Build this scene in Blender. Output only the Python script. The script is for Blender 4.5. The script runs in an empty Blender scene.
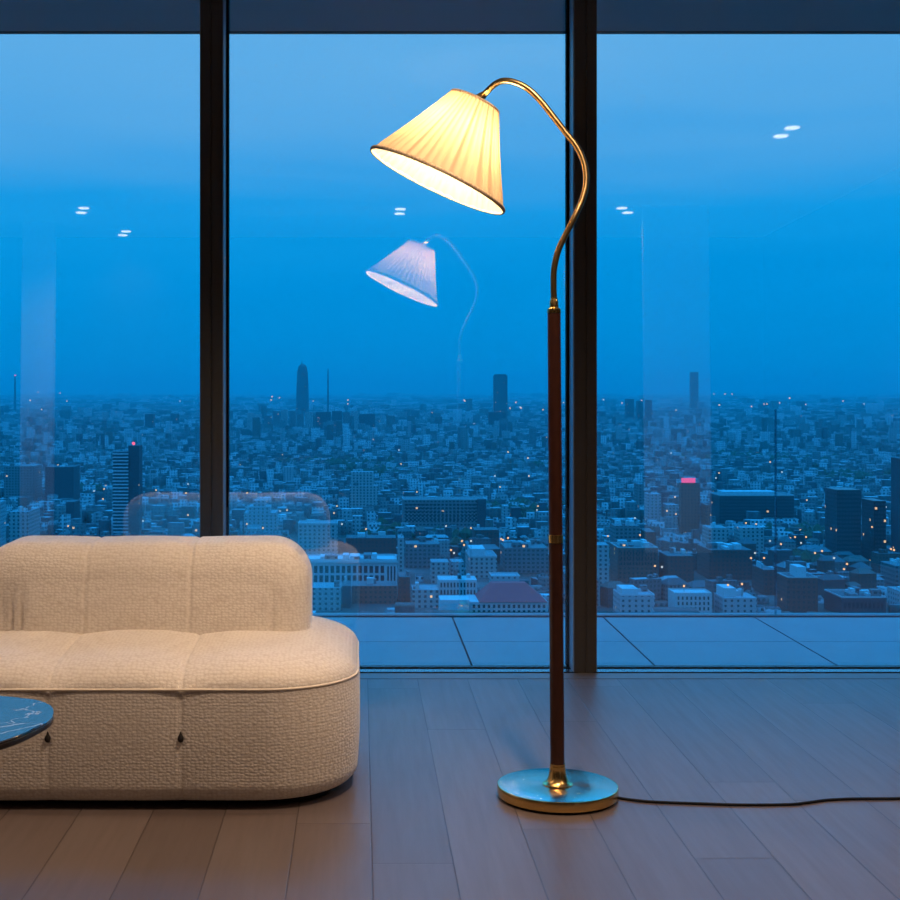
import bpy, bmesh, math, random
import numpy as np
from mathutils import Vector, Matrix

SC = bpy.context.scene
COL = SC.collection
rng = random.Random(7)
nrng = np.random.default_rng(11)
PI = math.pi
EYE = 1.135                      # eye height above the floor, metres

def srgb(r, g, b):
    f = lambda c: (c/255/12.92) if c/255 <= .04045 else ((c/255+.055)/1.055)**2.4
    return (f(r), f(g), f(b))

# ------------------------------------------------------------------ camera
cd = bpy.data.cameras.new('camera')
cam = bpy.data.objects.new('camera', cd); COL.objects.link(cam)
cam.location = (0, 0, EYE); cam.rotation_euler = (PI/2, 0, 0)
cd.sensor_width = 36; cd.lens = 36*1370/900
cd.shift_x = (450-360)/900; cd.shift_y = -(450-388)/900
cd.clip_start = .05; cd.clip_end = 2e5
SC.camera = cam

# ------------------------------------------------------------------ exposure
vs = SC.view_settings
vs.view_transform = 'Standard'; vs.look = 'None'; vs.gamma = 1; vs.exposure = 0
vs.use_curve_mapping = False
SC.cycles.use_denoising = True
SC.cycles.max_bounces = 8; SC.cycles.diffuse_bounces = 4; SC.cycles.transparent_max_bounces = 16
SC.cycles.volume_bounces = 0
SC.cycles.sample_clamp_indirect = 60

# ------------------------------------------------------------------ node helpers
class NT:
    def __init__(s, nt): s.nt = nt; s.n = nt.nodes; s.l = nt.links
    def add(s, t, **kw):
        n = s.n.new(t)
        for k, v in kw.items(): setattr(n, k, v)
        return n
    def link(s, a, b): s.l.new(a, b)
    def put(s, sock, v):
        if isinstance(v, bpy.types.NodeSocket): s.l.new(v, sock)
        elif isinstance(v, (tuple, list)) and len(v) == 3 and sock.type == 'RGBA': sock.default_value = (*v, 1)
        else: sock.default_value = v
    def math(s, op, a, b=None, c=None, clamp=False):
        n = s.add('ShaderNodeMath', operation=op, use_clamp=clamp)
        for i, v in enumerate((a, b, c)):
            if v is not None: s.put(n.inputs[i], v)
        return n.outputs[0]
    def mix(s, f, a, b, blend='MIX'):
        n = s.add('ShaderNodeMix', data_type='RGBA', blend_type=blend)
        s.put(n.inputs[0], f); s.put(n.inputs[6], a); s.put(n.inputs[7], b)
        return n.outputs[2]
    def ramp(s, f, stops, interp='LINEAR'):
        n = s.add('ShaderNodeValToRGB'); cr = n.color_ramp; cr.interpolation = interp
        while len(cr.elements) < len(stops): cr.elements.new(.5)
        for e, (p, c) in zip(cr.elements, stops): e.position = p; e.color = (*c, 1)
        s.put(n.inputs[0], f); return n.outputs[0]
    def noise(s, vec, scale, detail=3, rough=.5, dim='3D'):
        n = s.add('ShaderNodeTexNoise', noise_dimensions=dim)
        if vec is not None: s.put(n.inputs['Vector'], vec)
        n.inputs['Scale'].default_value = scale; n.inputs['Detail'].default_value = detail; n.inputs['Roughness'].default_value = rough
        return n.outputs[0]
    def mapping(s, vec, scale=(1, 1, 1), rot=(0, 0, 0), loc=(0, 0, 0)):
        n = s.add('ShaderNodeMapping'); s.put(n.inputs['Vector'], vec)
        n.inputs['Scale'].default_value = scale; n.inputs['Rotation'].default_value = rot; n.inputs['Location'].default_value = loc
        return n.outputs[0]
    def bump(s, h, strength=.3, dist=.01):
        n = s.add('ShaderNodeBump'); n.inputs['Strength'].default_value = strength; n.inputs['Distance'].default_value = dist
        s.put(n.inputs['Height'], h); return n.outputs[0]
    def obj(s): return s.add('ShaderNodeTexCoord').outputs['Object']
    def xyz(s, v):
        n = s.add('ShaderNodeSeparateXYZ'); s.put(n.inputs[0], v); return n.outputs

def mat(name, col=(.5, .5, .5), rough=.5, metal=0, spec=.5, **kw):
    m = bpy.data.materials.new(name); m.use_nodes = True
    t = NT(m.node_tree); b = t.n['Principled BSDF']
    t.put(b.inputs['Base Color'], col); b.inputs['Roughness'].default_value = rough
    b.inputs['Metallic'].default_value = metal; b.inputs['Specular IOR Level'].default_value = spec
    for k, v in kw.items(): t.put(b.inputs[k], v)
    m['_'] = 1
    return m, t, b

# ------------------------------------------------------------------ the dusk sky
W = bpy.data.worlds.new('dusk_sky'); SC.world = W; W.use_nodes = True
t = NT(W.node_tree); t.n.clear()
gen = t.add('ShaderNodeTexCoord').outputs['Generated']
z = t.xyz(gen)[2]
cl = t.noise(t.mapping(gen, (1.6, 1.6, 14)), 2.2, 4, .55)
zz = t.math('ADD', z, t.math('MULTIPLY', t.math('SUBTRACT', cl, .5), .07))
k = t.math('ADD', t.math('MULTIPLY', zz, .5), .5)
def zs(v): return v*.5+.5
sky = t.ramp(k, [(0, (.0, .03, .07)), (zs(-.02), (0, .12, .33)), (zs(.0), srgb(0, 134, 204)), (zs(.075), srgb(0, 141, 214)),
                 (zs(.125), srgb(14, 150, 222)), (zs(.19), srgb(76, 162, 222)), (zs(.27), srgb(94, 169, 222)), (zs(.36), (.03, .60, 1.3)), (zs(.5), (.030, .95, 2.6)), (1, (.030, 1.0, 2.9))])
bg = t.add('ShaderNodeBackground'); t.put(bg.inputs[0], sky); bg.inputs[1].default_value = 1.45
t.link(bg.outputs[0], t.add('ShaderNodeOutputWorld').inputs[0])

# ------------------------------------------------------------------ object helpers
def tag(o, label=None, cat=None, group=None, kind=None):
    if label: o['label'] = label
    if cat: o['category'] = cat
    if group: o['group'] = group
    if kind: o['kind'] = kind
    return o
def empty(name, loc=(0, 0, 0)):
    o = bpy.data.objects.new(name, None); COL.objects.link(o); o.location = loc; o.empty_display_size = .1
    return o
def link_mesh(name, me, material, parent=None):
    o = bpy.data.objects.new(name, me); COL.objects.link(o)
    if material and not me.materials: me.materials.append(material)
    if parent is not None:
        o.parent = parent; o.matrix_parent_inverse = Matrix.Translation(world_loc(parent)).inverted()
    return o
def world_loc(o):
    l = o.location.copy()
    while o.parent is not None:
        l = o.matrix_parent_inverse.to_translation() + l
        o = o.parent; l = l + o.location
    return l
class MB:
    """collects shapes in world metres and links them as one mesh object"""
    def __init__(s): s.v = []; s.f = []
    def box(s, x0, x1, y0, y1, z0, z1, bottom=True):
        b = len(s.v)
        s.v += [(x0, y0, z0), (x1, y0, z0), (x1, y1, z0), (x0, y1, z0), (x0, y0, z1), (x1, y0, z1), (x1, y1, z1), (x0, y1, z1)]
        q = [(4, 5, 6, 7), (0, 1, 5, 4), (1, 2, 6, 5), (2, 3, 7, 6), (3, 0, 4, 7)]
        if bottom: q.append((3, 2, 1, 0))
        s.f += [tuple(b+i for i in f) for f in q]; return s
    def rbox(s, cx, cy, hx, hy, z0, z1, a=0):
        b = len(s.v); c, n = math.cos(a), math.sin(a)
        for zz_ in (z0, z1):
            for (x, y) in ((-hx, -hy), (hx, -hy), (hx, hy), (-hx, hy)):
                s.v.append((cx+x*c-y*n, cy+x*n+y*c, zz_))
        s.f += [tuple(b+i for i in f) for f in [(4, 5, 6, 7), (0, 1, 5, 4), (1, 2, 6, 5), (2, 3, 7, 6), (3, 0, 4, 7), (3, 2, 1, 0)]]; return s
    def lathe(s, prof, cx=0, cy=0, n=64, lean=(0, 0), z0=0):
        b = len(s.v); m = len(prof)
        for (r, zz_) in prof:
            for i in range(n):
                a = 2*PI*i/n
                s.v.append((cx+lean[0]*(zz_-z0)+r*math.cos(a), cy+lean[1]*(zz_-z0)+r*math.sin(a), zz_))
        for j in range(m-1):
            for i in range(n):
                s.f.append((b+j*n+i, b+j*n+(i+1) % n, b+(j+1)*n+(i+1) % n, b+(j+1)*n+i))
        s.f.append(tuple(b+i for i in reversed(range(n)))); s.f.append(tuple(b+(m-1)*n+i for i in range(n)))
        return s
    def tube(s, pts, r, n=12, cap=True):
        pts = [Vector(p) for p in pts]; b = len(s.v); m = len(pts)
        rs = r if isinstance(r, (list, tuple)) else [r]*m
        up = None
        for j, p in enumerate(pts):
            d = (pts[min(j+1, m-1)]-pts[max(j-1, 0)]).normalized()
            if up is None:
                up = Vector((0, 1, 0)) if abs(d.y) < .9 else Vector((0, 0, 1))
            u = (up-d*up.dot(d)).normalized(); up = u; w = d.cross(u)
            for i in range(n):
                a = 2*PI*i/n; s.v.append(tuple(p+(u*math.cos(a)+w*math.sin(a))*rs[j]))
        for j in range(m-1):
            for i in range(n):
                s.f.append((b+j*n+i, b+j*n+(i+1) % n, b+(j+1)*n+(i+1) % n, b+(j+1)*n+i))
        if cap:
            s.f.append(tuple(b+i for i in reversed(range(n)))); s.f.append(tuple(b+(m-1)*n+i for i in range(n)))
        return s
    def mesh(s, name, org=(0, 0, 0), smooth=False, bevel=0, fix=True):
        me = bpy.data.meshes.new(name)
        me.from_pydata([(x-org[0], y-org[1], z_-org[2]) for x, y, z_ in s.v], [], s.f)
        if fix or bevel:
            bm = bmesh.new(); bm.from_mesh(me)
            if bevel:
                bmesh.ops.bevel(bm, geom=bm.edges[:], offset=bevel, segments=2, affect='EDGES', profile=.6)
            bmesh.ops.recalc_face_normals(bm, faces=bm.faces[:])
            bm.to_mesh(me); bm.free()
        if smooth:
            me.polygons.foreach_set('use_smooth', [True]*len(me.polygons))
            if smooth == 'auto': me.set_sharp_from_angle(angle=math.radians(40))
        return me
    def build(s, name, material, parent=None, org=None, smooth=False, bevel=0, fix=True):
        if org is None: org = tuple(world_loc(parent)) if parent is not None else (0, 0, 0)
        me = s.mesh(name, org, smooth, bevel, fix)
        o = link_mesh(name, me, material, parent)
        if parent is not None: o.matrix_parent_inverse.identity(); o.location = Vector(org)-world_loc(parent)
        else: o.location = org
        return o
def catmull(p, n=12):
    p = [Vector(q) for q in p]; out = []
    P = [p[0]*2-p[1]]+p+[p[-1]*2-p[-2]]
    for i in range(1, len(P)-2):
        for k_ in range(n):
            u = k_/n; a, b, c, d = P[i-1], P[i], P[i+1], P[i+2]
            out.append(.5*((2*b)+(c-a)*u+(2*a-5*b+4*c-d)*u*u+(3*b-a-3*c+d)*u**3))
    out.append(p[-1]); return out

# ------------------------------------------------------------------ materials
# pale oak boards running towards the window
m_floor, t, b = mat('oak_boards', rough=.36, spec=.55)
oc = t.obj(); X, Y, Z = t.xyz(oc)
PW = .1945; PX = .4175
u = t.math('DIVIDE', t.math('SUBTRACT', X, PX), PW); row = t.math('FLOOR', u)
wn = t.add('ShaderNodeTexWhiteNoise', noise_dimensions='1D'); t.put(wn.inputs['W'], row)
v = t.math('DIVIDE', t.math('ADD', Y, t.math('MULTIPLY', wn.outputs[0], 7.0)), 1.9); seg = t.math('FLOOR', v)
cmb = t.add('ShaderNodeCombineXYZ'); t.put(cmb.inputs[0], row); t.put(cmb.inputs[1], seg)
wn2 = t.add('ShaderNodeTexWhiteNoise', noise_dimensions='2D'); t.put(wn2.inputs['Vector'], cmb.outputs[0])
du = t.math('MULTIPLY', t.math('PINGPONG', u, .5), PW)          # distance to the long joint, metres
dv = t.math('MULTIPLY', t.math('PINGPONG', v, .5), 1.9)
joint = t.math('MINIMUM', t.math('DIVIDE', t.math('MINIMUM', du, t.math('MULTIPLY', dv, 1.2)), .0026), 1.0, clamp=True)
shift = t.add('ShaderNodeVectorMath', operation='SCALE'); t.put(shift.inputs[0], wn2.outputs[1]); shift.inputs[3].default_value = 40
ocs = t.add('ShaderNodeVectorMath', operation='ADD'); t.put(ocs.inputs[0], oc); t.put(ocs.inputs[1], shift.outputs[0])
grain = t.noise(t.mapping(ocs.outputs[0], (28, 1.6, 1)), 1.6, 6, .6)
broad = t.noise(t.mapping(ocs.outputs[0], (7, .8, 1)), 1.3, 3, .5)
vor = t.add('ShaderNodeTexVoronoi'); t.put(vor.inputs['Vector'], t.mapping(ocs.outputs[0], (1, .62, 1))); vor.inputs['Scale'].default_value = 1.5
knot = t.math('SUBTRACT', 1, t.math('DIVIDE', vor.outputs['Distance'], .035), clamp=True)
c = t.mix(wn2.outputs[0], (.106, .079, .069), (.140, .106, .093))
c = t.mix(t.math('MULTIPLY', t.math('SUBTRACT', grain, .3), .5, clamp=True), c, (.07, .055, .047))
c = t.mix(t.math('MULTIPLY', t.math('SUBTRACT', broad, .5), .8, clamp=True), c, (.165, .145, .135))
c = t.mix(t.math('MULTIPLY', knot, .8), c, (.02, .013, .01))
c = t.mix(joint, (.042, .031, .026), c)
t.put(b.inputs['Base Color'], c)
t.put(b.inputs['Roughness'], t.math('ADD', .32, t.math('MULTIPLY', grain, .14)))
t.put(b.inputs['Normal'], t.bump(t.math('ADD', t.math('MULTIPLY', joint, 1.0), t.math('MULTIPLY', grain, .18)), .35, .003))

m_floor_edge = mat('oak_threshold', (.125, .108, .10), .38)[0]
m_ceil = mat('white_plaster', (.62, .60, .57), .9)[0]
m_wall, t, b = mat('grey_plaster', (.035, .040, .046), .85)
m_pillar = mat('white_paint', (.64, .68, .72), .7)[0]
m_black = mat('black_anodised_metal', (.050, .045, .041), .36, 0, .5)[0]
m_seal = mat('black_rubber', (.006, .006, .006), .8, 0, .08)[0]
m_sill = mat('grey_metal_track', (.30, .33, .36), .22, .9)[0]
m_side = mat('grey_side_cover', (.32, .40, .46), .40, .35)[0]
m_slab, t, b = mat('terrace_stone', rough=.32, spec=.75)
n_ = t.noise(t.obj(), 5, 4, .6); t.put(b.inputs['Base Color'], t.ramp(n_, [(.3, (.06, .150, .200)), (.7, (.08, .180, .235))]))
m_joint = mat('terrace_gap', (.02, .02, .02), .9)[0]
m_soffit = mat('soffit_panel', (.36, .33, .31), .6)[0]

def glass_mat(name, refl, tint=(1, 1, 1)):
    m = bpy.data.materials.new(name); m.use_nodes = True; t = NT(m.node_tree); t.n.clear()
    tr = t.add('ShaderNodeBsdfTransparent'); t.put(tr.inputs[0], tint)
    gl = t.add('ShaderNodeBsdfGlossy'); gl.inputs['Roughness'].default_value = 0
    lw = t.add('ShaderNodeLayerWeight'); lw.inputs[0].default_value = .5
    fr = t.math('ADD', refl, t.math('MULTIPLY', t.math('POWER', lw.outputs['Facing'], 4.0), .8), clamp=True)
    mx = t.add('ShaderNodeMixShader')
    t.put(mx.inputs[0], fr)
    t.link(tr.outputs[0], mx.inputs[1]); t.link(gl.outputs[0], mx.inputs[2])
    t.link(mx.outputs[0], t.add('ShaderNodeOutputMaterial').inputs[0]); return m
m_glass = glass_mat('window_glass', .14)
m_bglass = glass_mat('balustrade_glass', .01, (.985, .99, .99))
m_gedge = glass_mat('glass_edge', .10, (.62, .82, .86))

# cream boucle
m_boucle, t, b = mat('cream_boucle', rough=.95, spec=.15)
oc = t.obj()
vo = t.add('ShaderNodeTexVoronoi'); t.put(vo.inputs['Vector'], t.mapping(oc, (.8, .8, 1.1))); vo.inputs['Scale'].default_value = 112; vo.inputs['Randomness'].default_value = .55
n1 = t.noise(oc, 260, 3, .6); n2 = t.noise(oc, 5, 3, .5)
h = t.math('ADD', t.math('SUBTRACT', 1, vo.outputs['Distance']), t.math('MULTIPLY', n1, .5))
c = t.mix(n2, (.76, .705, .635), (.82, .765, .695))
c = t.mix(t.math('MULTIPLY', t.math('SUBTRACT', vo.outputs['Distance'], .30), 1.0, clamp=True), c, (.54, .46, .38))  # crevices between the loops get shade painted into the colour
t.put(b.inputs['Base Color'], c); t.put(b.inputs['Normal'], t.bump(h, .5, .003))
b.inputs['Sheen Weight'].default_value = .25; b.inputs['Sheen Roughness'].default_value = .5
m_piping = mat('cream_piping', (.84, .75, .62), .8)[0]
m_plinth = mat('black_plinth', (.010, .009, .009), .8)[0]
m_tab = mat('dark_leather', (.012, .009, .008), .6)[0]

# black marble
m_marble, t, b = mat('black_marble', rough=.09, IOR=4.2)
oc = t.obj(); wv = t.noise(oc, 4, 5, .65)
ds = t.add('ShaderNodeVectorMath', operation='SCALE'); cb = t.add('ShaderNodeCombineXYZ'); t.put(cb.inputs[0], wv); t.put(cb.inputs[1], wv); t.put(ds.inputs[0], cb.outputs[0]); ds.inputs[3].default_value = .35
ad = t.add('ShaderNodeVectorMath', operation='ADD'); t.put(ad.inputs[0], oc); t.put(ad.inputs[1], ds.outputs[0])
vo = t.add('ShaderNodeTexVoronoi', feature='DISTANCE_TO_EDGE'); t.put(vo.inputs['Vector'], ad.outputs[0]); vo.inputs['Scale'].default_value = 6
vein = t.math('SUBTRACT', 1, t.math('DIVIDE', vo.outputs['Distance'], .02), clamp=True)
vein = t.math('MULTIPLY', vein, t.noise(oc, 7, 2))
t.put(b.inputs['Base Color'], t.mix(vein, (.004, .005, .006), (.70, .70, .70)))
t.put(b.inputs['Roughness'], t.math('ADD', .05, t.math('MULTIPLY', vein, .3)))
m_marble_edge = mat('dark_metal_edge', (.02, .017, .015), .35, .3)[0]

# lamp
def brass(name, rough, aniso, col=(.78, .53, .20)):
    m, t, b = mat(name, col, rough, 1.0)
    b.inputs['Anisotropic'].default_value = aniso
    if aniso:
        tg = t.add('ShaderNodeTangent', direction_type='RADIAL', axis='Z'); t.put(b.inputs['Tangent'], tg.outputs[0])
    oc = t.obj(); n = t.noise(t.mapping(oc, (1, 1, 6)), 30, 4, .6)
    if not aniso: t.put(b.inputs['Roughness'], t.math('ADD', rough-.04, t.math('MULTIPLY', n, .08)))
    return m
m_brass_base = brass('brushed_brass', .24, .75, (.53, .44, .34))
m_brass = brass('polished_brass', .24, 0, (.80, .54, .20))
m_brass_arm = brass('aged_brass', .34, 0, (.40, .28, .12))
m_pole, t, b = mat('oxblood_leather', rough=.38)
n = t.noise(t.mapping(t.obj(), (1, 1, .35)), 60, 4, .6)
t.put(b.inputs['Base Color'], t.ramp(n, [(.3, (.026, .007, .004)), (.7, (.046, .013, .007))]))
t.put(b.inputs['Normal'], t.bump(n, .15, .001))
m_cord = mat('black_rubber_cord', (.007, .007, .008), .6, 0, .2)[0]
m_foot = mat('black_felt', (.006, .006, .006), .9)[0]
def cloth(name, diff, trans, f):
    m = bpy.data.materials.new(name); m.use_nodes = True; t = NT(m.node_tree); t.n.clear()
    d = t.add('ShaderNodeBsdfDiffuse'); t.put(d.inputs[0], diff); tl = t.add('ShaderNodeBsdfTranslucent'); at_ = t.add('ShaderNodeAttribute', attribute_name='fold'); t.put(tl.inputs[0], t.mix(at_.outputs['Fac'], trans, (.10, .050, .016)))
    mx = t.add('ShaderNodeMixShader'); mx.inputs[0].default_value = f
    nz = t.noise(t.obj(), 400, 2); bp = t.bump(nz, .1, .001)
    t.put(d.inputs['Normal'], bp)
    t.link(d.outputs[0], mx.inputs[1]); t.link(tl.outputs[0], mx.inputs[2]); t.link(mx.outputs[0], t.add('ShaderNodeOutputMaterial').inputs[0]); return m
m_shade = cloth('cream_pleated_silk', (.66, .56, .40), (.345, .222, .110), .40)
m_braid, t, b = mat('gold_braid', rough=.8)
n = t.noise(t.obj(), 180, 2); t.put(b.inputs['Base Color'], t.ramp(n, [(.35, (.45, .33, .20)), (.65, (.80, .64, .42))]))
def emis(name, col, s):
    m = bpy.data.materials.new(name); m.use_nodes = True; t = NT(m.node_tree); t.n.clear()
    e = t.add('ShaderNodeEmission'); t.put(e.inputs[0], col); e.inputs[1].default_value = s
    t.link(e.outputs[0], t.add('ShaderNodeOutputMaterial').inputs[0])
    m.cycles.emission_sampling = 'FRONT' if s > 50 else 'NONE'; return m
BULB = 410
m_bulb = emis('warm_bulb', (1, .79, .56), BULB)
m_lens = emis('downlight_lens', (1, .90, .76), 3.2)
m_white = mat('white_trim', (.6, .6, .58), .5)[0]

# ------------------------------------------------------------------ room shell
WY = 5.58            # glass line
FY = 5.45            # room face of the mullions
BY = -2.05           # wall behind the camera
XL, XR = -3.60, 3.90
CH = 2.90
tag(MB().box(XL, XR, BY, 5.583, -.12, 0).build('floor', m_floor, bevel=0), 'pale oak plank floor running towards the windows', 'floor', kind='structure')
tag(MB().box(XL-.2, XR+.2, BY-.2, WY+.06, CH, CH+.2).build('ceiling', m_ceil), 'white ceiling with recessed downlights', 'ceiling', kind='structure')
tag(MB().box(XL-.2, XR+.2, BY-.2, BY, -.12, CH).build('wall_back', m_wall), 'dark grey wall behind the camera', 'wall', kind='structure')
tag(MB().box(XL-.2, XL, BY, WY+.06, -.12, CH).build('wall_left', m_wall), 'dark grey side wall left of the windows', 'wall', kind='structure')
tag(MB().box(XR, XR+.2, BY, WY+.06, -.12, CH).build('wall_right', m_wall), 'dark grey side wall right of the windows', 'wall', kind='structure')
tag(MB().box(2.367, 2.919, -.28, -.25, 0, CH).build('wall_pier', m_pillar), 'white square pier mirrored faintly in the right window', 'pillar', kind='structure')
tag(MB().box(-3.045, -2.757, -1.22, -1.13, 0, CH).build('wall_stub', m_pillar), 'narrow white stub wall mirrored faintly in the left window', 'wall', kind='structure')

MULL = [-3.55, -2.07, -.591, .897, 2.37, 3.85]
LEAN = .020          # the panes lean out very slightly
for i, mx in enumerate(MULL):
    g = MB()
    g.box(mx-.0445, mx-.004, FY, FY+.11, .0, CH); g.box(mx+.004, mx+.0445, FY, FY+.11, 0, CH)
    g.box(mx-.006, mx+.006, FY+.006, FY+.11, 0, CH)
    g.box(mx-.030, mx+.030, FY+.11, WY+.05, 0, CH)
    o = g.build('trim_%d' % (i+1), m_black, org=(mx, FY, 0))
    for sd in (-1, 1):
        xs = sorted((mx+sd*.0446, mx+sd*.0475)); MB().box(*xs, FY+.012, WY-.016, .0045, CH).build('side_cover', m_side, o)
        xs = sorted((mx+sd*.0446, mx+sd*.0565)); MB().box(*xs, WY-.016, WY+.03, .0045, CH).build('gasket', m_seal, o)
    tag(o, 'tall dark bronze window mullion', 'mullion', kind='structure')
for i in range(len(MULL)-1):
    x0, x1 = MULL[i]+.031, MULL[i+1]-.031
    g = MB(); b0 = 0
    for (zz_, ) in ((.006,), (CH-.012,)):
        yy = WY+(zz_-1.45)*math.tan(LEAN)
        for dy in (0, .016):
            for xx in (x0, x1): g.v.append((xx, yy+dy, zz_))
    g.f = [(0, 1, 5, 4), (2, 6, 7, 3), (0, 4, 6, 2), (1, 3, 7, 5), (4, 5, 7, 6), (0, 2, 3, 1)]
    o = g.build('window_%d' % (i+1), m_glass, org=((x0+x1)/2, WY, 0))
    tag(o, 'full height window pane looking over the city', 'window', kind='structure')
    MB().box(x0, x1, 5.462, 5.522, .0, .003).build('sill_track', m_sill, o)
    MB().box(x0, x1, 5.522, 5.583, 0, .0045).build('glazing_seal', m_seal, o)
    MB().box(x0, x1, 5.449, 5.462, 0, .0035).build('edge_seal', m_seal, o)

tag(MB().box(XL, XR, 5.345, 5.449, 0, .0015).build('trim_threshold', m_floor_edge), 'oak threshold board along the windows', 'trim', kind='structure')
# terrace outside the glass
TY = 6.79
g = MB(); J = [1.205+.7475*k_ for k_ in range(-7, 5)]
for a_, b_ in zip(J[:-1], J[1:]):
    for (y0, y1) in ((5.586, 6.128), (6.133, TY-.012)):
        g.box(a_+.004, b_-.004, y0, y1, -.04, 0)
tag(g.build('ground_terrace', m_slab), 'pale stone terrace tiles outside the windows', 'terrace', kind='structure')
tag(MB().box(J[0], J[-1], 5.586, TY+.16, -.5, -.04).build('slab_terrace', m_joint), 'dark slab under the terrace tiles', 'terrace', kind='structure')
tag(MB().box(J[0], J[-1], TY+.022, TY+.10, -.04, .004).build('trim_terrace', m_slab), 'low stone kerb along the terrace edge', 'kerb', kind='structure')
tag(MB().box(J[0], J[-1], WY+.07, TY, 2.895, 3.2).build('ceiling_terrace', m_soffit), 'blue grey soffit over the terrace', 'soffit', kind='structure')
tag(MB().box(J[0], J[-1], TY-.03, TY, 2.8885, 2.895).build('trim_soffit', m_black), 'dark drip edge along the soffit', 'trim', kind='structure')
BJ = [-3.54, -.735, 2.078, 4.88]
for i in range(3):
    o = MB().box(BJ[i]+.0045, BJ[i+1]-.0045, TY+.05, TY+.066, .004, 1.03).build('glass_balustrade', m_bglass)
    tag(o, ['glass balustrade panel at the left end of the terrace', 'glass balustrade panel across the middle of the terrace', 'glass balustrade panel at the right end of the terrace'][i], 'balustrade', 'glass balustrade panels')
    MB().box(BJ[i+1]-.0045, BJ[i+1]-.0005, TY+.05, TY+.066, .004, 1.03).build('panel_edge', m_gedge, o)
    MB().box(BJ[i]+.0005, BJ[i]+.0045, TY+.05, TY+.066, .004, 1.03).build('panel_edge', m_gedge, o)

# ------------------------------------------------------------------ twin downlights
DL = [(-2.40, 3.90, 'added twin downlight out of view, brightening the sofa top', .6),  # added lamp, kept out of view, to brighten the sofa top
      (2.716, 2.503, 'twin ceiling downlight brightest in the upper right window reflection', .9),
      (.60, 3.00, 'twin ceiling downlight above the floor between sofa and lamp', 1.1),
      (-2.75, 2.50, 'twin ceiling downlight left of the coffee table', .6),
      (-2.365, -.443, 'twin ceiling downlight reflected highest in the left window', .25),
      (.342, -.493, 'twin ceiling downlight reflected just under the lampshade', .25),
      (2.255, -.443, 'twin ceiling downlight reflected beside the right mullion', .11),
      (-2.227, -1.716, 'twin ceiling downlight reflected low beside the left mullion', .06)]
SPOT_W = 188
for (x, y, lab, k_) in DL:
    r = tag(empty('twin_downlight', (x, y, CH)), lab, 'downlight', 'recessed twin downlights')
    MB().box(x-.11, x+.11, y-.19, y+.19, CH-.008, CH).build('trim_plate', m_white, r, bevel=.002)
    for dy in (-.115, .115):
        MB().lathe([(.045, CH-.014), (.045, CH-.0085)], x+(-.4 if k_ == .11 else .3 if x < -2 and y < 0 else 0)*dy, y+dy, 24).build('lens', m_lens, r)
    ld = bpy.data.lights.new('spot_beam', 'SPOT'); ld.energy = SPOT_W*k_; ld.color = (1, .70, .49)
    ld.spot_size = math.radians(132); ld.spot_blend = 1; ld.shadow_soft_size = .06
    lo = bpy.data.objects.new('spot_beam', ld); COL.objects.link(lo); lo.parent = r; lo.location = (0, 0, -.03)

# ------------------------------------------------------------------ sofa
def rounded_body(hx, hy, R, prof, na=30, nx=110, ny=60):
    """rings of a rounded rectangle (half sizes hx, hy, corner R) at (inset, height) pairs; open ends are capped by the last ring"""
    rings = []
    for (s, zz_) in prof:
        ax, ay = max(hx-s, .0001), max(hy-s, .0001); r = max(min(R-s*.55, ax, ay), .00005)
        ring = []
        cs = [(ax-r, -ay+r, -PI/2), (ax-r, ay-r, 0), (-ax+r, ay-r, PI/2), (-ax+r, -ay+r, PI)]
        for k_, (cx, cy, a0) in enumerate(cs):
            for i in range(na+1):
                a = a0+PI/2*i/na; ring.append((cx+r*math.cos(a), cy+r*math.sin(a), zz_))
            nx_, ny_, b0 = cs[(k_+1) % 4]
            p = ring[-1]; q = (nx_+r*math.cos(b0), ny_+r*math.sin(b0), zz_)
            n = ny if k_ in (0, 2) else nx
            for i in range(1, n): ring.append(tuple(p[j]+(q[j]-p[j])*i/n for j in range(3)))
        rings.append(ring)
    n = len(rings[0]); V = [p for r_ in rings for p in r_]; F = []
    for j in range(len(rings)-1):
        for i in range(n): F.append((j*n+i, j*n+(i+1) % n, (j+1)*n+(i+1) % n, (j+1)*n+i))
    if prof[0][0] < min(hx, hy)-.001: F.append(tuple(reversed(range(n))))
    if prof[-1][0] < min(hx, hy)-.001: F.append(tuple((len(rings)-1)*n+i for i in range(n)))
    return np.array(V), F
def arc(s0, z0, s1, z1, n, up):
    """quarter ellipse between a wall point and a flat point"""
    out = []
    for i in range(n+1):
        a = PI/2*i/n
        if up: out.append((s0+(s1-s0)*(1-math.cos(a)), z0+(z1-z0)*math.sin(a)))
        else: out.append((s0+(s1-s0)*math.sin(a), z0+(z1-z0)*(1-math.cos(a))))
    return out
def displaced(name, V, F, fn, material, parent, org):
    me = bpy.data.meshes.new(name); me.from_pydata([tuple(p) for p in V], [], F)
    bm = bmesh.new(); bm.from_mesh(me); bmesh.ops.remove_doubles(bm, verts=bm.verts[:], dist=.0004)
    bmesh.ops.recalc_face_normals(bm, faces=bm.faces[:]); bm.normal_update()
    for vv in bm.verts: vv.co = vv.co+vv.normal*fn(*vv.co, vv.normal)
    bm.to_mesh(me); bm.free()
    me.polygons.foreach_set('use_smooth', [True]*len(me.polygons))
    o = link_mesh(name, me, material, parent); o.matrix_parent_inverse.identity(); o.location = Vector(org)-world_loc(parent)
    return o
G = lambda d, w: math.exp(-(d/w)**2)
SX0, SX1, SY0, SY1 = -1.275, -.006, 3.67, 4.62
scx, scy = (SX0+SX1)/2, (SY0+SY1)/2; shx, shy = (SX1-SX0)/2, (SY1-SY0)/2
SEAMS = [-.836, -.480]
sofa = tag(empty('sofa', (scx, scy, 0)), 'low cream boucle sofa with rounded back and seat', 'sofa')
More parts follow.
